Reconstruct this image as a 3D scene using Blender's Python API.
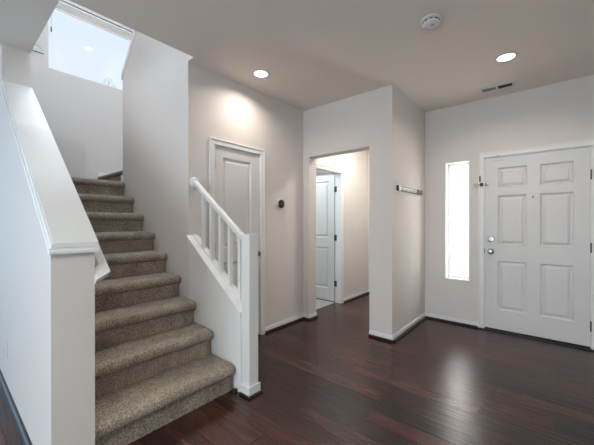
import bpy, bmesh, math, random
from mathutils import Vector, Matrix
random.seed(7)
for o in list(bpy.data.objects): bpy.data.objects.remove(o)
S = bpy.context.scene
COL = S.collection
PI = math.pi

# ------------------------------------------------------------------ camera, world, daylight, exposure
cam = bpy.data.cameras.new('camera'); camo = bpy.data.objects.new('camera', cam); COL.objects.link(camo)
cam.sensor_fit = 'HORIZONTAL'; cam.sensor_width = 36.0; cam.lens = 36.0*304.02/594.0
cam.clip_start = 0.02
camo.location = (0, 0, 1.288)
camo.rotation_euler = (math.radians(90-0.18), 0, math.radians(40.218))
S.camera = camo
S.view_settings.view_transform = 'Standard'; S.view_settings.look = 'None'
S.view_settings.exposure = 0.04; S.view_settings.gamma = 1.0; S.view_settings.use_curve_mapping = False

w = bpy.data.worlds.new('sky'); S.world = w; w.use_nodes = True
nt = w.node_tree; nt.nodes.clear()
out = nt.nodes.new('ShaderNodeOutputWorld'); bg = nt.nodes.new('ShaderNodeBackground')
tc = nt.nodes.new('ShaderNodeTexCoord'); sep = nt.nodes.new('ShaderNodeSeparateXYZ'); rmp = nt.nodes.new('ShaderNodeValToRGB')
rmp.color_ramp.elements[0].position = 0.1; rmp.color_ramp.elements[0].color = (0.93, 0.97, 1.0, 1)
rmp.color_ramp.elements[1].position = 0.75; rmp.color_ramp.elements[1].color = (0.70, 0.84, 1.0, 1)
nt.links.new(tc.outputs['Generated'], sep.inputs[0]); nt.links.new(sep.outputs['Z'], rmp.inputs[0])
nt.links.new(rmp.outputs[0], bg.inputs[0]); bg.inputs[1].default_value = 1.0
nt.links.new(bg.outputs[0], out.inputs[0])

def area(name, loc, rot, sx, sy, power, col, spread=180, shape='RECTANGLE'):
    l = bpy.data.lights.new(name, 'AREA'); l.shape = shape; l.size = sx; l.size_y = sy
    l.energy = power; l.color = col; l.spread = math.radians(spread)
    o = bpy.data.objects.new(name, l); COL.objects.link(o); o.location = loc; o.rotation_euler = rot
    return o
DAY = (0.28, 0.64, 1.0); SOFT = (0.80, 0.91, 1.0)
area('daylight_back_window', (-3.4, -3.92, 1.50), (math.radians(90), 0, 0), 2.4, 1.9, 5, DAY)          # faces +Y
area('daylight_back_window_right', (-0.5, -3.92, 1.50), (math.radians(90), 0, 0), 2.6, 1.9, 106, SOFT)
area('daylight_side_window', (-5.92, -1.6, 1.45), (math.radians(90), 0, math.radians(-90)), 2.6, 1.9, 46, DAY)  # faces +X
area('daylight_sidelight', (-0.932, 4.62, 1.29), (math.radians(90), 0, math.radians(180)), 0.5, 1.7, 38, (1, 0.95, 0.91))
area('daylight_stair_window', (-8.3, 1.5, 7.7), (math.radians(45), 0, math.radians(-90)), 2.6, 2.6, 1700, (1.0, 0.88, 0.80))
area('upper_hall_lamp', (-1.66, 2.30, 5.37), (0, 0, 0), 0.10, 0.10, 44, (0.78, 0.88, 1.0), 180, 'DISK')
area('upper_landing_fill', (-2.9, 1.25, 5.37), (0, 0, 0), 0.6, 0.4, 34, (0.72, 0.86, 1.0))  # added fill for the landing's back wall, no known fixture
area('upper_stair_fill', (-2.3, 0.75, 5.37), (0, 0, 0), 0.5, 0.3, 20, (0.66, 0.80, 1.0))  # unseen light added to brighten the right stair wall
area('hall_lamp', (-1.95, 4.05, 2.70), (0, 0, 0), 0.25, 0.25, 20, (1.0, 0.96, 0.90))
area('bath_lamp', (-3.3, 3.5, 2.68), (0, 0, 0), 0.3, 0.3, 22.5, (0.76, 0.92, 1.0))
area('living_fill', (0.1, -0.9, 2.70), (0, 0, 0), 1.2, 1.2, 37, (0.95, 1.0, 0.97))  # overhead fill added to balance the room light, no lamp known here

# ------------------------------------------------------------------ materials
def mat(name, col, rough=0.6, metal=0.0, spec=0.5):
    m = bpy.data.materials.new(name); m.use_nodes = True
    b = m.node_tree.nodes['Principled BSDF']
    b.inputs['Base Color'].default_value = (*col, 1); b.inputs['Roughness'].default_value = rough
    b.inputs['Metallic'].default_value = metal; b.inputs['Specular IOR Level'].default_value = spec
    return m
def N(m, t, **k):
    n = m.node_tree.nodes.new(t)
    for a, v in k.items(): setattr(n, a, v)
    return n
def L(m, a, b): m.node_tree.links.new(a, b)
def bumpy(m, scale, strength, dist=0.002, var=0.0):
    b = m.node_tree.nodes['Principled BSDF']
    tcn = N(m, 'ShaderNodeTexCoord'); nz = N(m, 'ShaderNodeTexNoise'); nz.inputs['Scale'].default_value = scale
    nz.inputs['Detail'].default_value = 3
    L(m, tcn.outputs['Object'], nz.inputs['Vector'])
    bp = N(m, 'ShaderNodeBump'); bp.inputs['Strength'].default_value = strength; bp.inputs['Distance'].default_value = dist
    L(m, nz.outputs['Fac'], bp.inputs['Height']); L(m, bp.outputs[0], b.inputs['Normal'])
    return m
M = {}
M['wall'] = bumpy(mat('wall_paint', (0.72, 0.683, 0.652), 0.75, spec=0.3), 220, 0.12)
M['ceil'] = bumpy(mat('ceiling_paint', (0.82, 0.75, 0.68), 0.9, spec=0.2), 160, 0.15)
M['white'] = bumpy(mat('white_trim_paint', (0.82, 0.825, 0.82), 0.38), 40, 0.02)
M['door'] = bumpy(mat('white_door_paint', (0.72, 0.715, 0.705), 0.42), 60, 0.03)
M['plastic'] = bumpy(mat('white_plastic', (0.72, 0.71, 0.69), 0.4), 80, 0.01)
M['black'] = bumpy(mat('black_plastic', (0.012, 0.012, 0.013), 0.25), 80, 0.01)
M['dark'] = bumpy(mat('dark_slot', (0.03, 0.027, 0.025), 0.7), 80, 0.02)
M['tan'] = bumpy(mat('brushed_brass_grey', (0.45, 0.41, 0.36), 0.45, 0.6), 60, 0.02)
M['chrome'] = bumpy(mat('satin_nickel', (0.36, 0.38, 0.41), 0.22, 1.0), 60, 0.02)
M['hinge'] = bumpy(mat('dark_nickel', (0.13, 0.125, 0.12), 0.38, 0.9), 60, 0.02)
M['bronze'] = bumpy(mat('bronze_rail', (0.055, 0.045, 0.04), 0.4, 0.5), 60, 0.03)
M['brown'] = bumpy(mat('brown_end_cap', (0.11, 0.085, 0.07), 0.45, 0.2), 60, 0.03)
M['pale'] = bumpy(mat('pale_rack_face', (0.52, 0.53, 0.51), 0.35), 90, 0.03)
M['shoe'] = bumpy(mat('dark_shoe_moulding', (0.016, 0.008, 0.007), 0.4), 30, 0.1)
M['tile'] = bumpy(mat('pale_bath_tile', (0.36, 0.35, 0.33), 0.4), 12, 0.05)
M['shade'] = bumpy(mat('beige_shade_fabric', (0.62, 0.58, 0.53), 0.85), 120, 0.1)
M['bark'] = bumpy(mat('hazed_tree_bark', (0.5, 0.46, 0.43), 0.9), 30, 0.5, 0.02)  # bleached: outdoor haze is put into the bark colour
M['leaf'] = bumpy(mat('hazed_tree_leaf', (0.72, 0.77, 0.72), 0.7), 30, 0.2)  # pale green-grey stands in for haze over the leaves
M['louver'] = bumpy(mat('vent_louver_paint', (0.30, 0.275, 0.25), 0.6), 80, 0.02)
M['rubber'] = bumpy(mat('black_rubber', (0.008, 0.008, 0.008), 0.6), 60, 0.05)

def emit(name, col, s):
    m = bpy.data.materials.new(name); m.use_nodes = True
    b = m.node_tree.nodes['Principled BSDF']
    b.inputs['Base Color'].default_value = (0.9, 0.9, 0.9, 1)
    b.inputs['Emission Color'].default_value = (*col, 1); b.inputs['Emission Strength'].default_value = s
    return m
M['glow'] = emit('lit_diffuser', (1.0, 0.96, 0.90), 6.0)

# clear glass: passes the view, faint reflection
g = bpy.data.materials.new('clear_glass'); g.use_nodes = True; g.node_tree.nodes.clear()
go_ = N(g, 'ShaderNodeOutputMaterial'); gm = N(g, 'ShaderNodeMixShader'); gt = N(g, 'ShaderNodeBsdfTransparent'); gg = N(g, 'ShaderNodeBsdfGlossy')
gg.inputs['Roughness'].default_value = 0.02; gt.inputs['Color'].default_value = (0.97, 0.985, 1, 1)
fr = N(g, 'ShaderNodeFresnel'); fr.inputs['IOR'].default_value = 1.3
L(g, fr.outputs[0], gm.inputs[0]); L(g, gt.outputs[0], gm.inputs[1]); L(g, gg.outputs[0], gm.inputs[2]); L(g, gm.outputs[0], go_.inputs[0])
M['glass'] = g
# frosted / reeded glass of the sidelight
g = bpy.data.materials.new('frosted_glass'); g.use_nodes = True; g.node_tree.nodes.clear()
go_ = N(g, 'ShaderNodeOutputMaterial'); gm = N(g, 'ShaderNodeMixShader'); gt = N(g, 'ShaderNodeBsdfTranslucent'); gg = N(g, 'ShaderNodeBsdfGlossy')
gt.inputs['Color'].default_value = (0.95, 0.96, 0.96, 1); gg.inputs['Roughness'].default_value = 0.35; gm.inputs[0].default_value = 0.06
tcn = N(g, 'ShaderNodeTexCoord'); mp = N(g, 'ShaderNodeMapping'); mp.inputs['Scale'].default_value = (55, 1, 1.2); wv = N(g, 'ShaderNodeTexNoise'); wv.inputs['Scale'].default_value = 1.0
bp = N(g, 'ShaderNodeBump'); bp.inputs['Strength'].default_value = 0.5; bp.inputs['Distance'].default_value = 0.01
L(g, tcn.outputs['Object'], mp.inputs[0]); L(g, mp.outputs[0], wv.inputs['Vector']); L(g, wv.outputs['Fac'], bp.inputs['Height'])
L(g, bp.outputs[0], gt.inputs['Normal']); L(g, bp.outputs[0], gg.inputs['Normal'])
L(g, gt.outputs[0], gm.inputs[1]); L(g, gg.outputs[0], gm.inputs[2]); L(g, gm.outputs[0], go_.inputs[0])
M['frost'] = g

# dark hand-scraped hardwood, boards run along X
f = mat('dark_hardwood', (0.05, 0.02, 0.017), 0.27, spec=0.5); b = f.node_tree.nodes['Principled BSDF']
tcn = N(f, 'ShaderNodeTexCoord')
bk = N(f, 'ShaderNodeTexBrick'); bk.offset = 0.41; bk.offset_frequency = 3; bk.squash = 1.0
bk.inputs['Scale'].default_value = 1.0; bk.inputs['Brick Width'].default_value = 0.95; bk.inputs['Row Height'].default_value = 0.128
bk.inputs['Mortar Size'].default_value = 0.0026; bk.inputs['Mortar Smooth'].default_value = 0.3; bk.inputs['Bias'].default_value = 0.0
bk.inputs['Color1'].default_value = (0.015, 0.0068, 0.006, 1); bk.inputs['Color2'].default_value = (0.080, 0.0265, 0.019, 1)
bk.inputs['Mortar'].default_value = (0.006, 0.003, 0.003, 1)
L(f, tcn.outputs['Object'], bk.inputs['Vector'])
mp = N(f, 'ShaderNodeMapping'); mp.inputs['Scale'].default_value = (1.5, 11, 1); L(f, tcn.outputs['Object'], mp.inputs[0])
nz = N(f, 'ShaderNodeTexNoise'); nz.inputs['Scale'].default_value = 2.2; nz.inputs['Detail'].default_value = 6; nz.inputs['Roughness'].default_value = 0.65
L(f, mp.outputs[0], nz.inputs['Vector'])
cr = N(f, 'ShaderNodeValToRGB'); cr.color_ramp.elements[0].position = 0.3; cr.color_ramp.elements[0].color = (0.50, 0.50, 0.52, 1)
cr.color_ramp.elements[1].position = 0.72; cr.color_ramp.elements[1].color = (1.45, 1.36, 1.3, 1)
L(f, nz.outputs['Fac'], cr.inputs[0])
mx = N(f, 'ShaderNodeMix', data_type='RGBA', blend_type='MULTIPLY'); mx.inputs[0].default_value = 1.0
L(f, bk.outputs['Color'], mx.inputs[6]); L(f, cr.outputs[0], mx.inputs[7]); L(f, mx.outputs[2], b.inputs['Base Color'])
mp2 = N(f, 'ShaderNodeMapping'); mp2.inputs['Scale'].default_value = (1.0, 14, 1); L(f, tcn.outputs['Object'], mp2.inputs[0])
nz2 = N(f, 'ShaderNodeTexNoise'); nz2.inputs['Scale'].default_value = 3.0; nz2.inputs['Detail'].default_value = 2; L(f, mp2.outputs[0], nz2.inputs['Vector'])
hm = N(f, 'ShaderNodeMath', operation='MULTIPLY_ADD'); hm.inputs[1].default_value = -2.0
L(f, bk.outputs['Fac'], hm.inputs[0]); L(f, nz2.outputs['Fac'], hm.inputs[2])
bp = N(f, 'ShaderNodeBump'); bp.inputs['Strength'].default_value = 0.45; bp.inputs['Distance'].default_value = 0.007
L(f, hm.outputs[0], bp.inputs['Height']); L(f, bp.outputs[0], b.inputs['Normal'])
M['floor'] = f

# speckled loop carpet
c = mat('stair_carpet', (0.2, 0.17, 0.14), 0.95, spec=0.1); b = c.node_tree.nodes['Principled BSDF']
tcn = N(c, 'ShaderNodeTexCoord')
n1 = N(c, 'ShaderNodeTexNoise'); n1.inputs['Scale'].default_value = 125; n1.inputs['Detail'].default_value = 3; n1.inputs['Roughness'].default_value = 0.7
n2 = N(c, 'ShaderNodeTexNoise'); n2.inputs['Scale'].default_value = 9; n2.inputs['Detail'].default_value = 2
L(c, tcn.outputs['Object'], n1.inputs['Vector']); L(c, tcn.outputs['Object'], n2.inputs['Vector'])
r1 = N(c, 'ShaderNodeValToRGB'); e = r1.color_ramp.elements
e[0].position = 0.33; e[0].color = (0.145, 0.112, 0.086, 1); e[1].position = 0.66; e[1].color = (0.60, 0.505, 0.415, 1)
x = r1.color_ramp.elements.new(0.5); x.color = (0.345, 0.284, 0.229, 1)
L(c, n1.outputs['Fac'], r1.inputs[0])
r2 = N(c, 'ShaderNodeValToRGB'); r2.color_ramp.elements[0].position = 0.3; r2.color_ramp.elements[0].color = (0.82, 0.82, 0.82, 1)
r2.color_ramp.elements[1].position = 0.7; r2.color_ramp.elements[1].color = (1.12, 1.12, 1.12, 1); L(c, n2.outputs['Fac'], r2.inputs[0])
mx = N(c, 'ShaderNodeMix', data_type='RGBA', blend_type='MULTIPLY'); mx.inputs[0].default_value = 1.0
L(c, r1.outputs[0], mx.inputs[6]); L(c, r2.outputs[0], mx.inputs[7]); L(c, mx.outputs[2], b.inputs['Base Color'])
bp = N(c, 'ShaderNodeBump'); bp.inputs['Strength'].default_value = 0.9; bp.inputs['Distance'].default_value = 0.008
L(c, n1.outputs['Fac'], bp.inputs['Height']); L(c, bp.outputs[0], b.inputs['Normal'])
M['carpet'] = c

# ------------------------------------------------------------------ mesh helpers (world coordinates)
def BM(): return bmesh.new()
def base_of(p):
    v = Vector((0, 0, 0))
    while p is not None: v = v + p.location; p = p.parent
    return v
def obj(name, bm, m, parent=None, smooth=False):
    bmesh.ops.recalc_face_normals(bm, faces=bm.faces[:])
    me = bpy.data.meshes.new(name)
    off = base_of(parent)
    for v in bm.verts: v.co -= off
    if smooth:
        for fc in bm.faces: fc.smooth = True
    bm.to_mesh(me); bm.free()
    me.materials.append(M[m])
    if smooth: me.set_sharp_from_angle(angle=math.radians(35))
    o = bpy.data.objects.new(name, me); COL.objects.link(o); o.parent = parent
    return o
def tag(o, label=None, cat=None, group=None, kind=None):
    if label: o['label'] = label
    if cat: o['category'] = cat
    if group: o['group'] = group
    if kind: o['kind'] = kind
    return o
def thing(name, label, cat, loc, group=None):
    o = bpy.data.objects.new(name, None); COL.objects.link(o); o.location = loc; o.empty_display_size = 0.1
    return tag(o, label, cat, group)
def struct(name, bm, m, label=None, parent=None, smooth=False):
    o = obj(name, bm, m, parent, smooth)
    if parent is None: tag(o, label, None, None, 'structure')
    return o
def box(bm, x0, x1, y0, y1, z0, z1, bev=0.0, seg=2):
    r = bmesh.ops.create_cube(bm, size=1.0); vs = r['verts']
    for v in vs:
        v.co = Vector((x0+(v.co.x+.5)*(x1-x0), y0+(v.co.y+.5)*(y1-y0), z0+(v.co.z+.5)*(z1-z0)))
    if bev > 0:
        es = list({e for v in vs for e in v.link_edges})
        bmesh.ops.bevel(bm, geom=es, offset=bev, segments=seg, affect='EDGES', profile=0.5)
    return bm
AX = {'x': lambda a, p: (a, p[0], p[1]), 'y': lambda a, p: (p[0], a, p[1]), 'z': lambda a, p: (p[0], p[1], a)}
def prism(bm, poly, axis, a0, a1):
    f_ = AX[axis]; n = len(poly)
    A = [bm.verts.new(f_(a0, p)) for p in poly]; B = [bm.verts.new(f_(a1, p)) for p in poly]
    bm.faces.new(A); bm.faces.new(B[::-1])
    for i in range(n):
        j = (i+1) % n; bm.faces.new((A[i], B[i], B[j], A[j]))
    return bm
def solid(bm, xs, ys, zs, filled):
    """grid of cells; only the outer faces are made"""
    nx, ny, nz_ = len(xs)-1, len(ys)-1, len(zs)-1
    F = lambda i, j, k: 0 <= i < nx and 0 <= j < ny and 0 <= k < nz_ and filled((xs[i]+xs[i+1])/2, (ys[j]+ys[j+1])/2, (zs[k]+zs[k+1])/2)
    V = {}
    def v(i, j, k):
        if (i, j, k) not in V: V[(i, j, k)] = bm.verts.new((xs[i], ys[j], zs[k]))
        return V[(i, j, k)]
    for i in range(nx):
        for j in range(ny):
            for k in range(nz_):
                if not F(i, j, k): continue
                if not F(i-1, j, k): bm.faces.new((v(i, j, k), v(i, j, k+1), v(i, j+1, k+1), v(i, j+1, k)))
                if not F(i+1, j, k): bm.faces.new((v(i+1, j, k), v(i+1, j+1, k), v(i+1, j+1, k+1), v(i+1, j, k+1)))
                if not F(i, j-1, k): bm.faces.new((v(i, j, k), v(i+1, j, k), v(i+1, j, k+1), v(i, j, k+1)))
                if not F(i, j+1, k): bm.faces.new((v(i, j+1, k), v(i, j+1, k+1), v(i+1, j+1, k+1), v(i+1, j+1, k)))
                if not F(i, j, k-1): bm.faces.new((v(i, j, k), v(i, j+1, k), v(i+1, j+1, k), v(i+1, j, k)))
                if not F(i, j, k+1): bm.faces.new((v(i, j, k+1), v(i+1, j, k+1), v(i+1, j+1, k+1), v(i, j+1, k+1)))
    return bm
def srt(*a): return sorted(set(a))
def wall_x(bm, x0, x1, y0, y1, z0, z1, op=()):       # wall in a plane of constant x, openings (ya, yb, za, zb)
    ys = srt(y0, y1, *[t for o in op for t in o[:2]]); zs = srt(z0, z1, *[t for o in op for t in o[2:]])
    return solid(bm, [x0, x1], ys, zs, lambda x, y, z: not any(o[0] < y < o[1] and o[2] < z < o[3] for o in op))
def wall_y(bm, x0, x1, y0, y1, z0, z1, op=()):
    xs = srt(x0, x1, *[t for o in op for t in o[:2]]); zs = srt(z0, z1, *[t for o in op for t in o[2:]])
    return solid(bm, xs, [y0, y1], zs, lambda x, y, z: not any(o[0] < x < o[1] and o[2] < z < o[3] for o in op))
def lathe(bm, prof, center, axis='z', seg=28, sy=1.0):
    """prof: list of (r, h) along axis from center; closed at r=0 ends"""
    c = Vector(center); rings = []
    def P(r, h, a):
        u, v_ = r*math.cos(a), r*math.sin(a)*sy
        if axis == 'z': return c+Vector((u, v_, h))
        if axis == 'x': return c+Vector((h, u, v_))
        return c+Vector((u, h, v_))
    for r, h in prof:
        if r < 1e-6: rings.append([bm.verts.new(P(0, h, 0))])
        else: rings.append([bm.verts.new(P(r, h, 2*PI*i/seg)) for i in range(seg)])
    for A, B in zip(rings, rings[1:]):
        for i in range(seg):
            j = (i+1) % seg
            if len(A) == 1 and len(B) == 1: continue
            if len(A) == 1: bm.faces.new((A[0], B[i], B[j]))
            elif len(B) == 1: bm.faces.new((A[i], B[0], A[j]))
            else: bm.faces.new((A[i], B[i], B[j], A[j]))
    return bm
def tube(bm, pts, r, seg=10, cap=True):
    pts = [Vector(p) for p in pts]; rings = []
    for i, p in enumerate(pts):
        d = (pts[min(i+1, len(pts)-1)]-pts[max(i-1, 0)]).normalized()
        up = Vector((0, 0, 1)) if abs(d.z) < 0.95 else Vector((1, 0, 0))
        a = d.cross(up).normalized(); b_ = a.cross(d)
        rr = r[i] if isinstance(r, (list, tuple)) else r
        rings.append([bm.verts.new(p+a*rr*math.cos(2*PI*k/seg)+b_*rr*math.sin(2*PI*k/seg)) for k in range(seg)])
    for A, B in zip(rings, rings[1:]):
        for k in range(seg): bm.faces.new((A[k], A[(k+1) % seg], B[(k+1) % seg], B[k]))
    if cap: bm.faces.new(rings[0]); bm.faces.new(rings[-1][::-1])
    return bm
def dup(root, loc, label, group=None):
    r = root.copy(); COL.objects.link(r); r.location = loc; r['label'] = label
    if group: r['group'] = group
    for ch in list(root.children):
        c_ = ch.copy(); COL.objects.link(c_); c_.parent = r
        for g_ in ch.children:
            d = g_.copy(); COL.objects.link(d); d.parent = c_
    return r
def panel_slab(bm, w_, h_, t, panels, T):
    """door slab: u across, z up, front at n=0, back at n=-t; T maps (u, n, z) to the world; panels (u0,u1,z0,z1)"""
    us = srt(0, w_, *[a for p in panels for a in p[:2]]); zs = srt(0, h_, *[a for p in panels for a in p[2:]])
    def face(side):
        n0 = 0 if side else -t; sg = -1 if side else 1
        V = {}
        def v(u, z):
            k = (round(u, 5), round(z, 5))
            if k not in V: V[k] = bm.verts.new(T(u, n0, z))
            return V[k]
        for i in range(len(us)-1):
            for j in range(len(zs)-1):
                uc, zc = (us[i]+us[i+1])/2, (zs[j]+zs[j+1])/2
                q = [(us[i], zs[j]), (us[i+1], zs[j]), (us[i+1], zs[j+1]), (us[i], zs[j+1])]
                ring = [v(*p) for p in q]
                if any(p[0] < uc < p[1] and p[2] < zc < p[3] for p in panels):
                    for ins, dep in ((0.005, 0.006), (0.013, 0.016), (0.024, 0.016), (0.046, 0.005), (0.05, 0.004)):
                        a0, a1, b0, b1 = us[i]+ins, us[i+1]-ins, zs[j]+ins, zs[j+1]-ins
                        nr = [bm.verts.new(T(u, n0+sg*dep, z)) for u, z in ((a0, b0), (a1, b0), (a1, b1), (a0, b1))]
                        for k in range(4): bm.faces.new((ring[k], ring[(k+1) % 4], nr[(k+1) % 4], nr[k]))
                        ring = nr
                bm.faces.new(ring)
        return V
    A = face(True); B = face(False)
    def edge(seq):
        for p, q in zip(seq, seq[1:]):
            kp, kq = tuple(round(c_, 5) for c_ in p), tuple(round(c_, 5) for c_ in q)
            bm.faces.new((A[kp], A[kq], B[kq], B[kp]))
    edge([(u, 0) for u in us]); edge([(u, h_) for u in us]); edge([(0, z) for z in zs]); edge([(w_, z) for z in zs])
    return bm

# ------------------------------------------------------------------ key dimensions
H = 2.753; XC = -2.548; YP = 3.143; XP = -1.325; YF = 4.233
YS = 1.478; YL = 0.525; YK = 0.345; XB = -4.96
XL, XR, YB = -6.0, 1.7, -4.0

# ------------------------------------------------------------------ room shell
bm = BM(); solid(bm, srt(XL-.15, -2.66, XR+.15), srt(YB-.15, 3.35, YF+.02, 5.05), [-0.12, 0],
      lambda x, y, z: (y < 3.35) or (x > -2.66))
struct('floor', bm, 'floor', 'dark reddish brown hand-scraped hardwood floor')
bm = BM(); box(bm, -4.3, -2.661, 3.351, 5.05, -0.12, 0.0); struct('floor_bathroom', bm, 'tile', 'pale tile floor beyond the open hall door')

def ceil_fill(x, y, z):
    if XB < x < -2.455 and YL < y < YS: return False
    if x < XC and YS < y < 2.80 : return False
    if x < -3.484 and YK < y < YS: return False
    return True
bm = BM(); solid(bm, srt(XL-.15, XB, -3.484, XC, -2.455, XR+.15), srt(YB-.15, YK, YL, YS, 2.80, 5.15), [H, 3.05], ceil_fill)
struct('ceiling', bm, 'ceil', 'greige painted ceiling with the stairwell opening')

bm = BM(); wall_x(bm, XC-.11, XC, YS, YP, 0, H, [(1.742, 2.376, 0, 2.05)]); struct('wall_closet', bm, 'wall', 'greige wall with the closet door and thermostat')
# front wall of the pillar block with the cased opening to the hall
bm = BM(); wall_y(bm, -2.66, XP, YP, YP+.16, 0, H, [(-2.452, -1.588, 0, 2.135)]); struct('wall_center', bm, 'wall', 'greige wall with the opening to the back hall')
bm = BM(); box(bm, XP-.11, XP, YP+.16, YF, 0, H); struct('wall_pillar', bm, 'wall', 'greige wall carrying the hook rack')
bm = BM(); wall_x(bm, -2.66, -2.56, YP+.16, 5.02, 0, H, [(3.36, 4.095, 0, 2.05)]); struct('wall_hall', bm, 'wall', 'greige wall of the back hall')
bm = BM(); box(bm, -4.3, XP-.11, 5.02, 5.15, 0, H); struct('wall_hall_end', bm, 'wall', 'greige end wall of the back hall')
bm = BM(); wall_y(bm, XP-.11, XR+.15, YF, YF+.15, 0, H, [(-1.063, -0.80, 0.56, 2.033), (-0.647, 0.297, 0, 2.055)]); box(bm, XP-.11, XP, YF+.15, 5.02, 0, H)
struct('wall_entry', bm, 'wall', 'greige entry wall with the front door and sidelight')
bm = BM(); wall_x(bm, XR, XR+.15, YB, YF, 0, H); struct('wall_right', bm, 'wall')
bm = BM(); wall_y(bm, XL, XR, YB-.15, YB, 0, H, [(-4.7, 0.9, 0.5, 2.5)]); struct('wall_back', bm, 'wall')
bm = BM(); wall_x(bm, XL-.15, XL, YB, YK, 0, H, [(-2.9, -0.3, 0.45, 2.45)]); struct('wall_left', bm, 'wall')
# bathroom shell and closet back
bm = BM(); box(bm, -4.4, -4.3, 2.80, 5.15, 0, H); struct('wall_bathroom', bm, 'wall')

# stair walls
bm = BM(); box(bm, XB, -3.484, YK, YL, 0, 5.4); struct('wall_stair_left', bm, 'wall', 'full height greige wall at the top of the half wall')
slope = 0.755
bm = BM(); prism(bm, [(-1.815, 0), (-3.484, 0), (-3.484, 2.425), (-1.815, 2.425-slope*1.669)], 'y', YK, YL)
struct('wall_stair_half', bm, 'wall', 'white half wall beside the stairs with a sloped cap')
# dividing wall on the right of the stairs: its upper edge slopes up over the second flight
bm = BM(); prism(bm, [(XC-.11, 0), (XC-.11, H), (XC, H), (XC, 3.05), (-2.457, 3.05), (-2.457, 4.63), (-2.60, 4.54), (-4.065, 3.10), (-4.065, 0)], 'y', YS, YS+.11)
struct('wall_stair_right', bm, 'wall', 'tall greige wall on the right of the stairs')
bm = BM(); prism(bm, [(-4.095, 3.045), (-2.5, 4.615), (-2.5, 4.70), (-4.095, 3.125)], 'y', YS-.004, YS+.114)
struct('trim_1', bm, 'white', 'white sloped cap on the wall right of the stairs')
bm = BM(); wall_x(bm, XB-.14, XB, YK, 2.85, 0, 5.4, [(0.92, 2.12, 3.262, 4.21)]); struct('wall_stair_back', bm, 'wall', 'pale wall behind the stair landing with the high window')
bm = BM(); box(bm, XB, -2.66, 2.80, 2.90, 0, 5.4); box(bm, -2.66, 0.0, 2.80, 2.90, 3.05, 5.4); struct('wall_upper_right', bm, 'wall')
bm = BM(); box(bm, -3.484, 0.0, 0.235, YK, 3.05, 5.4); struct('wall_upper_left', bm, 'wall')
bm = BM(); box(bm, 0.0, 0.1, 0.235, 2.90, 3.05, 5.4); struct('wall_upper_end', bm, 'wall')
bm = BM(); box(bm, XB-.14, 0.1, 0.235, 2.90, 5.4, 5.5); struct('ceiling_upper', bm, 'ceil')

# half wall cap and its mouldings
zt = lambda x: 1.185+(-1.80-x)*slope
bm = BM(); prism(bm, [(-1.80, zt(-1.80)), (-3.483, zt(-3.483)), (-3.483, zt(-3.483)-.022), (-1.80, zt(-1.80)-.022)], 'y', 0.352, 0.537)
prism(bm, [(-1.803, zt(-1.80)-.004), (-3.483, zt(-3.483)-.006), (-3.483, zt(-3.483)-.05), (-1.803, zt(-1.80)-.05)], 'y', 0.344, 0.352)
prism(bm, [(-1.797, 1.150), (-3.483, zt(-3.483)-.04), (-3.483, zt(-3.483)-.062), (-1.797, 1.136)], 'y', 0.335, 0.345)
prism(bm, [(-1.8155, 1.162), (-1.803, 1.1635), (-1.7995, 1.172), (-1.7995, 1.184), (-1.8155, 1.186)], 'y', 0.3455, 0.5365)
prism(bm, [(-1.8155, 1.134), (-1.787, 1.134), (-1.786, 1.146), (-1.789, 1.148), (-1.797, 1.149), (-1.796, 1.160), (-1.802, 1.162), (-1.8155, 1.163)], 'y', 0.334, 0.538)
struct('trim_2', bm, 'white', 'white cap and moulding on the half wall beside the stairs')

# stringer wall under the railing
zs_ = lambda x: 0.585+(-1.79-x)*0.735
bm = BM(); prism(bm, [(-1.792, 0), (-1.792, zs_(-1.792)), (XC, zs_(XC)), (XC, 0)], 'y', YS, YS+.082)
struct('wall_railing', bm, 'white', 'low white sloped wall under the stair railing')
bm = BM()
prism(bm, [(-1.792, zs_(-1.792)), (XC+.001, zs_(XC)), (XC+.001, zs_(XC)+.022), (-1.792, zs_(-1.792)+.022)], 'y', YS-.022, YS+.10)
prism(bm, [(-1.793, zs_(-1.793)-.001), (XC+.001, zs_(XC)-.001), (XC+.001, zs_(XC)-.034), (-1.793, zs_(-1.793)-.034)], 'y', YS-.014, YS-.0005)
prism(bm, [(-1.793, zs_(-1.793)-.035), (XC+.001, zs_(XC)-.035), (XC+.001, zs_(XC)-.066), (-1.793, zs_(-1.793)-.066)], 'y', YS-.007, YS-.0005)
prism(bm, [(-1.793, zs_(-1.793)-.068), (-1.793, 0), (-1.832, 0), (-1.832, zs_(-1.832)-.068)], 'y', YS-.012, YS-.0005)
prism(bm, [(-1.833, zs_(-1.833)-.068), (-1.833, 0), (-1.862, 0), (-1.862, zs_(-1.862)-.068)], 'y', YS-.006, YS-.0005)
t3 = struct('trim_3', bm, 'white', 'white sloped cap and corner board under the stair railing')
bm = BM(); lathe(bm, [(0, 0), (.013, 0), (.013, .018), (.009, .022), (0, .022)], (-1.838, YS-.021, 0), 'z', 14); o = obj('shoe_moulding', bm, 'shoe', t3, True); o['label'] = 'dark stub of shoe moulding'

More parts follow.
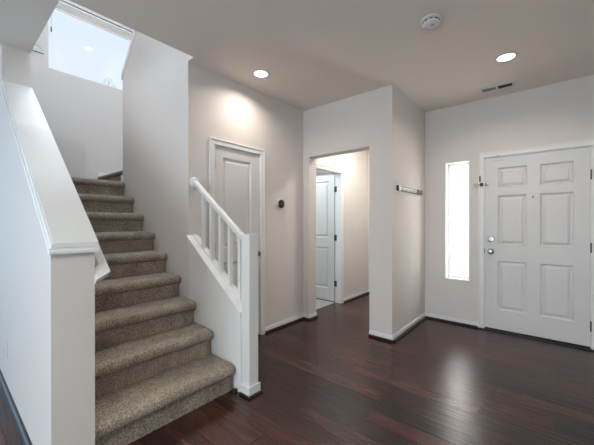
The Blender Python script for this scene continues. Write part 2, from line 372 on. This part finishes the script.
# baseboards with dark shoe moulding
def base_run(name, segs, label):
    b1, b2 = BM(), BM()
    for (xa, ya, xb, yb, nx, ny) in segs:   # along a->b, protruding along (nx,ny)
        for bmx, t, z0, z1 in ((b1, .012, .020, .060), (b1, .008, .060, .068), (b2, .033, 0, .024)):
            xs = [xa, xb, xa+nx*t, xb+nx*t]; ys = [ya, yb, ya+ny*t, yb+ny*t]
            box(bmx, min(xs), max(xs), min(ys), max(ys), z0, z1, 0.002 if bmx is b1 else 0.006)
    o = struct(name, b1, 'white', label)
    s_ = obj('shoe_moulding', b2, 'shoe', o); s_['label'] = 'dark wood shoe moulding'
    return o
base_run('baseboard_closet', [(XC, 2.428, XC, YP, 1, 0), (XC+.012, YP, -2.452, YP, 0, -1), (-2.452, YP-.012, -2.452, YP+.16, 1, 0)], 'white baseboard left of the hall opening')
base_run('baseboard_center', [(-1.588, YP, XP+.012, YP, 0, -1), (XP, YP, XP, YF-.012, 1, 0)], 'white baseboard around the pillar corner')
base_run('baseboard_entry', [(XP, YF, -0.70, YF, 0, -1)], 'white baseboard under the sidelight')
base_run('baseboard_entry_right', [(0.352, YF, XR, YF, 0, -1)], 'white baseboard right of the front door')
base_run('baseboard_hall', [(-2.56, 4.152, -2.56, 5.008, 1, 0), (-2.56, 5.02, -1.44, 5.02, 0, -1)], 'white baseboard in the back hall')
bm = BM(); prism(bm, [(YK, 0), (YK-.030, 0), (YK-.028, .008), (YK-.022, .017), (YK-.012, .023), (YK, .025)], 'x', XL, -1.80)
struct('baseboard_left', bm, 'shoe', 'dark wood shoe moulding along the half wall')

# ------------------------------------------------------------------ doors
def casing_x(bm, x, ya, yb, zt_, w_=.058, t=.016, s=1):     # on plane x, proud towards +x*s; ya,yb = inner edges
    for (a, b_, z0, z1) in ((ya-w_, ya, 0, zt_), (yb, yb+w_, 0, zt_), (ya-w_, yb+w_, zt_, zt_+w_)):
        box(bm, min(x, x+s*t), max(x, x+s*t), a, b_, z0, z1, 0.003)
    for (a, b_, z0, z1) in ((ya-w_-.002, ya-w_+.014, 0, zt_+w_-.014), (yb+w_-.014, yb+w_+.002, 0, zt_+w_-.014), (ya-w_-.002, yb+w_+.002, zt_+w_-.014, zt_+w_+.002)):
        box(bm, min(x, x+s*(t+.007)), max(x, x+s*(t+.007)), a, b_, z0, z1, 0.003)
def casing_y(bm, y, xa, xb, zt_, w_=.058, t=.016):
    for (a, b_, z0, z1) in ((xa-w_, xa, 0, zt_), (xb, xb+w_, 0, zt_), (xa-w_, xb+w_, zt_, zt_+w_)):
        box(bm, a, b_, y-t, y, z0, z1, 0.003)
    for (a, b_, z0, z1) in ((xa-w_-.002, xa-w_+.014, 0, zt_+w_-.014), (xb+w_-.014, xb+w_+.002, 0, zt_+w_-.014), (xa-w_-.002, xb+w_+.002, zt_+w_-.014, zt_+w_+.002)):
        box(bm, a, b_, y-t-.007, y, z0, z1, 0.003)

# front door
bm = BM(); casing_y(bm, YF, -0.640, 0.290, 2.050)
for a, b_ in ((-0.647, -0.6335), (0.2835, 0.297)): box(bm, a, b_, YF, YF+.15, 0.0, 2.055)
box(bm, -0.647, 0.297, YF, YF+.15, 2.042, 2.055)
struct('trim_4', bm, 'white', 'white casing around the front door')
pn = []
for z0, z1 in ((0.255, 0.83), (1.015, 1.595), (1.685, 1.915)):
    for u0, u1 in ((0.128, 0.40), (0.515, 0.787)): pn.append((u0, u1, z0-.028, z1-.028))
bm = BM(); panel_slab(bm, 0.914, 2.012, 0.044, pn, lambda u, n, z: (-0.632+u, YF+.004-n, 0.028+z))
d1 = struct('door_1', bm, 'door', 'white six-panel front door, closed')
bm = BM(); box(bm, -0.632, 0.282, YF+.006, YF+.044, 0.012, 0.029); obj('door_sweep', bm, 'rubber', d1)
for nm, z, prof in (('deadbolt', 1.075, [(0, 0), (0.033, 0), (0.033, -.008), (0.028, -.014), (0.012, -.015), (0.012, -.03), (0, -.03)]),
                    ('door_knob', 0.935, [(0, 0), (0.034, 0), (0.034, -.006), (0.026, -.011), (0.012, -.013), (0.012, -.032), (0.022, -.037), (0.028, -.048), (0.027, -.06), (0.018, -.068), (0, -.07)])):
    bm = BM(); lathe(bm, prof, (-0.572, YF+.004, z), 'y'); o = obj(nm, bm, 'chrome', d1, True); o['label'] = 'satin nickel '+nm.replace('_', ' ')
    if nm == 'deadbolt':
        bm = BM(); box(bm, -0.576, -0.568, YF-.038, YF-.024, z-.018, z+.018, .003); obj('thumb_turn', bm, 'chrome', o)
bm = BM(); lathe(bm, [(0, 0), (0.009, 0), (0.009, -.004), (0.006, -.005), (0, -.004)], (-0.178, YF+.004, 1.558), 'y', 16); obj('peephole', bm, 'dark', d1, True)
for z in (0.235, 1.025, 1.76):
    bm = BM(); lathe(bm, [(0, -.05), (0.008, -.05), (0.008, .05), (0, .05)], (0.285, YF-.007, z), 'z', 14)
    box(bm, 0.2865, 0.296, YF-.003, YF+.0005, z-.045, z+.045); obj('hinge', bm, 'hinge', d1)
bm = BM(); box(bm, -0.645, -0.6325, YF-.004, YF+.002, 0.915, 0.965, .001); obj('strike_plate', bm, 'hinge', d1)
bm = BM(); box(bm, -0.70, 0.35, YF-.045, YF+.004, 0.0, 0.012, .004); box(bm, -0.633, 0.283, YF+.004, YF+.15, 0.0, 0.011); struct('trim_5', bm, 'shoe', 'dark wood threshold under the front door')

# closet door
def two_panel(bm, w_, h_, T):
    panel_slab(bm, w_, h_, 0.035, [(0.108, w_-.125, 0.19, 0.86), (0.108, w_-.125, 1.01, 1.925)], T)
bm = BM(); casing_x(bm, XC, 1.754, 2.364, 2.044)
box(bm, XC-.11, XC, 1.742, 1.754, 0, 2.044); box(bm, XC-.11, XC, 2.364, 2.376, 0, 2.044); box(bm, XC-.11, XC, 1.742, 2.376, 2.040, 2.05)
struct('trim_6', bm, 'white', 'white casing around the closet door')
bm = BM(); two_panel(bm, 0.606, 2.026, lambda u, n, z: (XC-.004+n, 1.756+u, 0.012+z))
d2 = struct('door_2', bm, 'door', 'white two-panel closet door behind the railing')
bm = BM(); lathe(bm, [(0, 0), (0.031, 0), (0.031, .006), (0.012, .012), (0.012, .03), (0.022, .036), (0.027, .047), (0.024, .06), (0, .065)], (XC-.004, 2.302, 0.93), 'x'); o = obj('door_knob', bm, 'hinge', d2, True); o['label'] = 'dark nickel door knob'
for z in (0.25, 1.03, 1.85):
    bm = BM(); lathe(bm, [(0, -.045), (0.007, -.045), (0.007, .045), (0, .045)], (XC+.005, 1.7555, z), 'z', 12); obj('hinge', bm, 'hinge', d2)

# hall door, swung open into the bathroom
bm = BM(); casing_x(bm, -2.56, 3.372, 4.086, 2.044)
box(bm, -2.66, -2.56, 3.36, 3.372, 0, 2.044); box(bm, -2.66, -2.56, 4.086, 4.095, 0, 2.044); box(bm, -2.66, -2.56, 3.36, 4.095, 2.040, 2.05)
struct('trim_7', bm, 'white', 'white casing around the open hall door')
bm = BM(); two_panel(bm, 0.70, 2.022, lambda u, n, z: (-2.672-u, 4.080-n, 0.016+z))
d3 = struct('door_3', bm, 'door', 'white panel door standing open at the back hall')
bm = BM(); box(bm, -3.372, -2.672, 4.084, 4.112, 0.003, 0.017); obj('door_sweep', bm, 'rubber', d3)
for z in (0.30, 1.03, 1.80):
    bm = BM(); lathe(bm, [(0, -.045), (0.008, -.045), (0.008, .045), (0, .045)], (-2.664, 4.076, z), 'z', 12); box(bm, -2.66, -2.628, 4.082, 4.0858, z-.045, z+.045)
    obj('hinge', bm, 'hinge', d3)

# ------------------------------------------------------------------ windows
def frame_x(bm, x0, x1, ya, yb, za, zb, w_):
    wall_x(bm, x0, x1, ya, yb, za, zb, [(ya+w_, yb-w_, za+w_, zb-w_)])
bm = BM(); frame_x(bm, XB-.10, XB-.05, 0.921, 2.119, 3.263, 4.209, .022); w1 = struct('window_1', bm, 'white', 'high stair window with bright sky')
bm = BM(); box(bm, XB-.078, XB-.072, .943, 2.097, 3.285, 4.187); obj('window_pane', bm, 'glass', w1)
bm = BM(); wall_y(bm, -1.062, -.801, YF+.095, YF+.145, .561, 2.032, [(-1.034, -.829, .590, 2.005)])
w2 = struct('window_2', bm, 'white', 'narrow frosted sidelight left of the front door')
bm = BM(); box(bm, -1.034, -.829, YF+.118, YF+.124, .590, 2.005); obj('window_pane', bm, 'frost', w2)
bm = BM(); wall_y(bm, -1.077, -.786, YF-.010, YF, .548, 2.045, [(-1.063, -.80, .562, 2.033)]); obj('window_trim', bm, 'white', w2)
bm = BM(); wall_y(bm, -4.7, .9, YB-.11, YB-.06, .5, 2.5, [(-4.65, -1.925, .55, 2.45), (-1.875, .85, .55, 2.45)]); w3 = struct('window_3', bm, 'white')
bm = BM(); box(bm, -4.65, .85, YB-.088, YB-.082, .55, 2.45); obj('window_pane', bm, 'glass', w3)
bm = BM(); frame_x(bm, XL-.11, XL-.06, -2.9, -.3, .45, 2.45, .05); w4 = struct('window_4', bm, 'white')
bm = BM(); box(bm, XL-.088, XL-.082, -2.85, -.35, .5, 2.4); obj('window_pane', bm, 'glass', w4)

# ------------------------------------------------------------------ staircase
RISE, RUN = 0.197, 0.262
st = thing('staircase', 'brown-grey speckled carpeted staircase climbing between white half wall and railing', 'stairs', (-1.85, 1.0, 0))
def step_profile(xn, z0, z1, xback, over=.040, r=.034):
    xr = xn-over
    p = [(xr, z0), (xr, z1-.082)]
    for i in range(9):                              # rounded nosing
        a = -PI/2+PI*i/8
        p.append((xn-r+r*math.cos(a), z1-.038+.038*math.sin(a)))
    p.append((xn-r-.03, z1+.0015)); p += [(xback, z1), (xback, z0)]
    return p
def nose(k): return (-1.838 if k == 1 else -1.868-RUN*(k-1))
def step_mesh(poly, y0, y1, n=40):
    bm = BM(); rings = []
    for i in range(n+1):
        y = y0+(y1-y0)*i/n; ins = 0.0
        if y > y1-.03: ins = .02*(1-math.sqrt(max(0, 1-((y-(y1-.03))/.03)**2)))
        ring = []
        for (x, z) in poly:
            edge_ = 1.0 if z > poly[0][1]+.1 and x > poly[0][0]-.08 else 0.0
            ring.append(bm.verts.new((x-ins*edge_+random.uniform(-.0016, .0016), y, z-ins*.5*edge_+(random.uniform(-.0016, .0016) if z > .01 else 0))))
        rings.append(ring)
    m_ = len(poly)
    for A, B in zip(rings, rings[1:]):
        for i in range(m_): bm.faces.new((A[i], A[(i+1) % m_], B[(i+1) % m_], B[i]))
    bm.faces.new(rings[0]); bm.faces.new(rings[-1][::-1])
    return bm
for k in range(1, 9):
    poly = step_profile(nose(k), 0.0, k*RISE, nose(k+1)-.042)
    obj('step', step_mesh(poly, YL+.002, YS-(.016 if k == 1 else .004)), 'carpet', st, True)
poly = step_profile(nose(9), 0.0, 9*RISE, XB+.002)
obj('landing', step_mesh(poly, YL+.002, YS-.004), 'carpet', st, True)
# first step of the upper flight, turning right at the landing
bm = BM()
zt_ = 1.928; pl_ = [(YS+.020, 0.0), (YS+.020, zt_-.058)]
for i in range(9):
    a = -PI/2-PI*i/8; pl_.append((YS+.012+.024*math.cos(a), zt_-.054+.054*i/8))
pl_ += [(2.79, zt_), (2.79, 0.0)]
prism(bm, pl_, 'x', XB+.002, -4.068)
obj('step', bm, 'carpet', st, True)
# stair skirt bits on the landing
bm = BM(); box(bm, XB, XB+.014, 1.47, 2.78, zt_+.001, zt_+.06, .003); box(bm, -4.085, -4.055, YS-.016, YS-.0005, 9*RISE+.002, 9*RISE+.085, .003); struct('baseboard_landing', bm, 'white', 'short white baseboard pieces at the stair landing')

# ------------------------------------------------------------------ railing
rl = thing('stair_railing', 'white wooden stair railing with square newel post and balusters', 'railing', (-1.745, 1.515, 0))
nx0, nx1, ny0, ny1 = -1.791, -1.701, 1.470, 1.560
bm = BM(); box(bm, nx0, nx1, ny0, ny1, 0.0, 1.193, .004); npst = obj('newel_post', bm, 'white', rl)
bm = BM()
for (a, b_, c_, d_) in ((nx1, nx1+.012, ny0-.012, ny1+.012), (nx0, nx1, ny0-.012, ny0)): box(bm, a, b_, c_, d_, .016, .075, .002)
obj('base_trim', bm, 'white', npst)
bm = BM()
for (a, b_, c_, d_) in ((nx1+.001, nx1+.026, ny0-.026, ny1+.026), (nx0, nx1+.001, ny0-.026, ny0-.001)): box(bm, a, b_, c_, d_, 0, .017, .005)
o = obj('shoe_moulding', bm, 'shoe', npst); o['label'] = 'dark wood shoe moulding'
YM = 1.535
zr = lambda x: 1.152+(-1.79-x)*0.712       # rail top line
def rail_section(x):
    pts = []
    for (dy, dz) in ((-.017, -.056), (-.023, -.040), (-.026, -.022), (-.023, -.008), (-.012, 0), (.012, 0), (.023, -.008), (.026, -.022), (.023, -.040), (.017, -.056)):
        pts.append((x, YM+dy, zr(x)+dz))
    return pts
bm = BM(); A = [bm.verts.new(p) for p in rail_section(-1.790)]; B = [bm.verts.new(p) for p in rail_section(-2.52)]
for i in range(len(A)): bm.faces.new((A[i], A[(i+1) % len(A)], B[(i+1) % len(A)], B[i]))
bm.faces.new(A); bm.faces.new(B[::-1]); hr = obj('handrail', bm, 'white', rl, True)
bm = BM(); lathe(bm, [(0, 0), (0.050, 0), (0.050, .012), (0.045, .020), (0.038, .024), (0.034, .034), (0, .034)], (XC+.001, YM, zr(-2.53)-.03), 'x', 32); obj('rosette', bm, 'white', rl, True)
bx = [-1.880-.127*k for k in range(5)]
for x in bx:
    bm = BM(); s = .0155
    prism(bm, [(x-s, zs_(x-s)+.022), (x+s, zs_(x+s)+.022), (x+s, zr(x+s)-.054), (x-s, zr(x-s)-.054)], 'y', YM-s, YM+s); obj('baluster', bm, 'white', rl)
ends = [-1.792]+[x for x in bx]+[XC+.006]
for a, b_ in zip(ends, ends[1:]):
    x1 = a-(.0155 if a != ends[0] else 0); x0 = b_+(.0155 if b_ != ends[-1] else 0)
    if x1-x0 < .02: continue
    bm = BM(); prism(bm, [(x1, zs_(x1)+.0225), (x0, zs_(x0)+.0225), (x0, zs_(x0)+.034), (x1, zs_(x1)+.034)], 'y', YM-s, YM+s); obj('fillet_strip', bm, 'white', rl)

# handrail mounted on the stair side of the half wall
hx = -1.826; zh = lambda x: 1.020+(hx-x)*slope
wr = thing('wall_handrail', 'white handrail end on the stair side of the half wall', 'handrail', (-1.86, YL, 0.98))
def slab_on_slope(bm, poly, t):
    A = [bm.verts.new((x, y, zh(x))) for x, y in poly]; B = [bm.verts.new((x-t*.75, y, zh(x)-t*.66)) for x, y in poly]
    bm.faces.new(A); bm.faces.new(B[::-1])
    for i in range(len(poly)):
        j = (i+1) % len(poly); bm.faces.new((A[i], A[j], B[j], B[i]))
bm = BM(); slab_on_slope(bm, [(-1.826, 0.602), (-1.878, 0.562), (-3.40, 0.562), (-3.40, 0.602)], .045); obj('rail', bm, 'white', wr)
bm = BM(); slab_on_slope(bm, [(-1.826, 0.602), (-1.786, 0.5255), (-1.846, 0.5255), (-1.878, 0.562)], .045); obj('rail_return', bm, 'white', wr)

# ------------------------------------------------------------------ ceiling things
rg = 'recessed ceiling lights'
def recessed(x, y, label):
    t = thing('recessed_light', label, 'ceiling light', (x, y, H))
    bm = BM(); lathe(bm, [(0.066, -.001), (0.088, 0), (0.088, -.004), (0.080, -.008), (0.066, -.006), (0.066, -.001)], (x, y, H), 'z', 40); obj('trim_ring', bm, 'plastic', t, True)
    bm = BM(); lathe(bm, [(0, -.003), (0.066, -.003), (0.066, -.0015), (0, -.0015)], (x, y, H), 'z', 40); obj('diffuser', bm, 'glow', t)
    return t
POS = [(-2.219, 2.071), (-0.330, 3.272)]
r0 = recessed(*POS[0], 'round recessed ceiling light near the wall with the closet door'); r0['group'] = rg
dup(r0, (*POS[1], H), 'round recessed ceiling light near the front door', rg)
for (x, y), e_ in zip(POS, (6.2, 8.0)):
    area('recessed_lamp', (x, y, H-.009), (0, 0, 0), .12, .12, e_, (1.0, 0.87, 0.77), 150, 'DISK')

sd = thing('smoke_detector', 'round white smoke detector on the ceiling', 'smoke detector', (-0.687, 2.320, H))
bm = BM(); lathe(bm, [(0, 0), (0.072, 0), (0.072, -.010), (0.066, -.014), (0, -.014)], (-0.687, 2.320, H), 'z', 36); obj('mounting_base', bm, 'plastic', sd, True)
bm = BM(); lathe(bm, [(0.056, -.014), (0.056, -.024), (0.060, -.026), (0.058, -.036), (0.048, -.044), (0.030, -.046), (0.028, -.043), (0, -.043)], (-0.687, 2.320, H), 'z', 36); sb = obj('body', bm, 'plastic', sd, True)
bm = BM()
for i in range(10):
    a = 2*PI*i/10; c_ = Vector((-0.687+.0565*math.cos(a), 2.320+.0565*math.sin(a), H-.019))
    r = bmesh.ops.create_cube(bm, size=1, matrix=Matrix.Translation(c_) @ Matrix.Rotation(a, 4, 'Z') @ Matrix.Diagonal((.004, .022, .006, 1)))
obj('vent_slots', bm, 'dark', sb)
bm = BM(); lathe(bm, [(0, -.043), (0.011, -.043), (0.010, -.048), (0, -.049)], (-0.675, 2.312, H), 'z', 18); obj('test_button', bm, 'pale', sb, True)

cv = thing('ceiling_vent', 'small white two-slot ceiling vent near the front door', 'vent', (-0.480, 3.950, H))
vx, vy = -0.480, 3.950
bm = BM(); solid(bm, srt(vx-.165, vx-.138, vx-.010, vx+.010, vx+.138, vx+.165), srt(vy-.072, vy-.046, vy+.046, vy+.072), [H-.006, H],
     lambda x, y, z: not (abs(y-vy) < .046 and .010 < abs(x-vx) < .138)); obj('frame', bm, 'plastic', cv)
bm = BM(); box(bm, vx-.138, vx+.138, vy-.046, vy+.046, H-.0015, H-.0005); obj('duct_opening', bm, 'dark', cv)
for sx in (-1, 1):
    for j in (-1.5, -.5, .5, 1.5):
        bm = BM(); yy = vy+j*.022
        a, b_ = sorted((vx+sx*.0105, vx+sx*.1375))
        lo_ = .006 if sx > 0 else .0045
        prism(bm, [(yy-lo_, H-.0052 if sx > 0 else H-.0022), (yy+lo_, H-.0022 if sx > 0 else H-.0052), (yy+lo_+.001, H-.0018 if sx > 0 else H-.0048), (yy-lo_+.001, H-.0048 if sx > 0 else H-.0018)], 'x', a, b_); obj('louver', bm, 'louver', cv)

# ------------------------------------------------------------------ wall things
th = thing('thermostat', 'black oval thermostat on a white wall plate right of the closet door', 'thermostat', (XC, 2.705, 1.505))
def rounded(bm, cy, cz, w_, h_, r, x0, x1, n=8, taper=0.0):
    poly = []
    for qx, qz, a0 in ((1, 1, 0), (-1, 1, 90), (-1, -1, 180), (1, -1, 270)):
        for i in range(n+1):
            a = math.radians(a0+90*i/n); poly.append((cy+qx*(w_/2-r)+r*math.cos(a), cz+qz*(h_/2-r)+r*math.sin(a)))
    A = [bm.verts.new((x0, *p)) for p in poly]; B = [bm.verts.new((x1-(x1-x0)*.25, *p)) for p in poly]
    C = [bm.verts.new((x1, cy+(p[0]-cy)*(1-taper), cz+(p[1]-cz)*(1-taper))) for p in poly]
    m_ = len(poly)
    for P_, Q in ((A, B), (B, C)):
        for i in range(m_): bm.faces.new((P_[i], P_[(i+1) % m_], Q[(i+1) % m_], Q[i]))
    bm.faces.new(A); bm.faces.new(C[::-1])
bm = BM(); rounded(bm, 2.69, 1.515, .125, .125, .055, XC, XC+.010, taper=.06); obj('wall_plate', bm, 'plastic', th, True)
bm = BM(); rounded(bm, 2.694, 1.502, .082, .100, .040, XC+.010, XC+.036, taper=.12); tb = obj('body', bm, 'black', th, True)
bm = BM(); rounded(bm, 2.694, 1.502, .052, .066, .025, XC+.036, XC+.0375, taper=.05); obj('display', bm, 'dark', tb, True)

ra, rb, rz = 3.255, 4.035, 1.659
rk = thing('coat_rack', 'narrow hook rack with dark ends on the wall between hall opening and front door', 'coat rack', (XP, (ra+rb)/2, rz))
bm = BM(); box(bm, XP, XP+.014, ra, rb, rz-.029, rz+.029, .003); obj('rail', bm, 'bronze', rk)
bm = BM(); box(bm, XP+.014, XP+.022, ra+.075, rb-.17, rz-.021, rz+.017, .002); obj('face_panel', bm, 'pale', rk)
bm = BM(); box(bm, XP+.014, XP+.030, ra, ra+.07, rz-.029, rz+.029, .004); o = obj('end_cap', bm, 'black', rk); o['label'] = 'black end cap'
bm = BM(); box(bm, XP+.014, XP+.030, rb-.165, rb, rz-.029, rz+.029, .004); o = obj('end_cap', bm, 'brown', rk); o['label'] = 'brown end cap'
for i in range(5):
    y = ra+.13+i*.11
    bm = BM(); tube(bm, [(XP+.020, y, rz-.002), (XP+.027, y, rz-.008), (XP+.030, y, rz-.016), (XP+.027, y, rz-.020)], [.004, .007, .008, .005], 8); obj('hook', bm, 'pale', rk, True)

lk = thing('door_guard_lock', 'metal swing-bar door guard on the casing left of the front door', 'door lock', (-0.668, YF-.016, 1.741))
bm = BM(); box(bm, -0.688, -0.674, YF-.030, YF-.0235, 1.765, 1.835, .002); o = obj('base_plate', bm, 'bronze', lk); o['label'] = 'dark strip plate'
bm = BM(); box(bm, -0.745, -0.700, YF-.050, YF-.040, 1.705, 1.745, .004); tube(bm, [(-0.702, YF-.045, 1.727), (-0.655, YF-.047, 1.731), (-0.636, YF-.036, 1.732)], .0075, 10); o = obj('swing_bar', bm, 'tan', lk); o['label'] = 'satin metal swing bar'
bm = BM(); box(bm, -0.676, -0.648, YF-.060, YF-.0235, 1.708, 1.748, .006); o = obj('pivot', bm, 'bronze', lk); o['label'] = 'dark pivot block'
bm = BM(); box(bm, -0.630, -0.600, YF-.006, YF+.0038, 1.712, 1.746, .002); lathe(bm, [(0, 0), (.005, 0), (.005, -.022), (.010, -.026), (.011, -.034), (.006, -.040), (0, -.041)], (-0.612, YF-.006, 1.730), 'y', 14); o = obj('ball_catch', bm, 'chrome', lk, True)

cs = thing('door_sensor', 'slim white contact sensor at the top left of the front door', 'door sensor', (-0.545, YF, 2.025))
bm = BM(); box(bm, -0.575, -0.462, YF-.010, YF+.0038, 1.998, 2.014, .003); obj('magnet', bm, 'plastic', cs)
bm = BM(); box(bm, -0.528, -0.490, YF-.032, YF-.0165, 2.052, 2.070, .003); box(bm, -0.515, -0.503, YF-.020, YF-.012, 2.016, 2.055, .002); obj('sensor_body', bm, 'plastic', cs)
bm = BM(); lathe(bm, [(0, 0), (.013, 0), (.012, -.004), (0, -.005)], (-0.055, YF+.004, 1.988), 'y', 18); tag(obj('door_button', bm, 'plastic', None, True), 'small round white bumper dot near the top of the front door', 'bumper')

ls = thing('light_switch', 'small white light switch on the back hall wall', 'light switch', (-2.56, 4.53, 1.20))
bm = BM(); box(bm, -2.56, -2.554, 4.495, 4.565, 1.143, 1.257, .003); pt = obj('wall_plate', bm, 'plastic', ls)
bm = BM(); box(bm, -2.554, -2.546, 4.522, 4.538, 1.18, 1.22, .002); obj('rocker', bm, 'plastic', pt)

ol = thing('wall_outlet', 'white outlet plate low on the half wall', 'outlet', (-3.23, YK, 0.30))
bm = BM(); box(bm, -3.265, -3.195, YK-.006, YK, .24, .355, .003); pt = obj('wall_plate', bm, 'plastic', ol)
for z in (.272, .323):
    bm = BM(); box(bm, -3.246, -3.214, YK-.009, YK-.006, z-.014, z+.014, .003); rc = obj('receptacle', bm, 'plastic', pt)

sc = thing('wall_sconce', 'white half-round wall sconce left of the high stair window', 'wall light', (XB, 0.785, 3.41))
bm = BM(); n = 20; poly = [(0.785+.095*math.cos(PI*i/n), 3.415+.095*math.sin(PI*i/n)) for i in range(n+1)]
prism(bm, poly, 'x', XB, XB+.006); obj('back_plate', bm, 'plastic', sc)
bm = BM(); rings = []
for j in range(7):
    a = PI/2*j/6; rr = .088*math.cos(a); xx = XB+.006+.012*math.sin(a)
    rings.append([bm.verts.new((xx, 0.785+max(rr, .002)*math.cos(PI*i/n), 3.417+max(rr, .002)*math.sin(PI*i/n))) for i in range(n+1)])
for A, B in zip(rings, rings[1:]):
    for i in range(n): bm.faces.new((A[i], A[i+1], B[i+1], B[i]))
bm.faces.new([r_[0] for r_ in rings]+[r_[-1] for r_ in rings][::-1]); bm.faces.new(rings[-1])
obj('shade', bm, 'pale', sc, True)
bm = BM(); tube(bm, [(XB+.008, .785+.092*math.cos(PI*i/n), 3.417+.092*math.sin(PI*i/n)) for i in range(n+1)], .006, 8); obj('rim', bm, 'white', sc, True)

ws = thing('window_shade', 'beige pleated shade gathered at the top of the high stair window', 'window shade', (XB-.025, 1.52, 4.14))
bm = BM()
lo = []; hi = []
for i in range(8):
    z = 4.182-.0135*i; lo.append((XB-.046, z)); hi.append((XB-.028 if i % 2 else XB-.022, z))
prism(bm, lo+hi[::-1], 'y', 0.93, 2.11); obj('pleats', bm, 'shade', ws)
bm = BM(); box(bm, XB-.048, XB-.021, 0.925, 2.115, 4.182, 4.205, .003); obj('head_rail', bm, 'white', ws)
bm = BM(); box(bm, XB-.046, XB-.026, 0.93, 2.11, 4.072, 4.088, .003); obj('bottom_rail', bm, 'white', ws)
bm = BM(); tube(bm, [(XB-.003, .955, 4.18), (XB-.003, .955, 3.80)], .0016, 6); lathe(bm, [(0, .0), (.006, .004), (.008, -.06), (0, -.065)], (XB-.003, .955, 3.80), 'z', 10); o = obj('pull_cord', bm, 'hinge', ws); o['label'] = 'dark pull cord'

# tree outside the stair window
tx, ty, tz = -13.0, 4.22, 6.0
tr = thing('tree', 'faint leafy treetop outside the high stair window', 'tree', (tx, ty, -0.5))
bm = BM(); tube(bm, [(tx, ty, -.5), (tx+.05, ty, 3.2), (tx-.02, ty+.05, 5.4), (tx, ty, 6.4)], [.16, .12, .06, .015], 10)
for i in range(14):
    a = i*2.4; z = 4.4+.14*i; l = .75-.035*i
    tube(bm, [(tx, ty, z), (tx+.5*l*math.cos(a), ty+.5*l*math.sin(a), z+.18), (tx+l*math.cos(a), ty+l*math.sin(a), z+.42)], [.025, .015, .006], 6)
obj('trunk', bm, 'bark', tr)
bm = BM()
for i in range(420):
    a = random.uniform(0, 2*PI); z = random.uniform(4.4, 6.75); R_ = .85*(1-((z-4.4)/2.5)**1.5)*math.sqrt(random.random())+.05
    c_ = Vector((tx+R_*math.cos(a), ty+R_*math.sin(a), z))
    mt = Matrix.Translation(c_) @ Matrix.Rotation(random.uniform(0, 6.3), 4, 'Z') @ Matrix.Rotation(random.uniform(-1.2, 1.2), 4, 'X') @ Matrix.Diagonal((1, 1, 1, 1))
    vs = [bm.verts.new(mt @ Vector(p)) for p in ((-.05, 0, 0), (0, -.022, .004), (.06, 0, -.01), (0, .022, .004))]
    bm.faces.new(vs)
fo = obj('foliage', bm, 'leaf', tr)
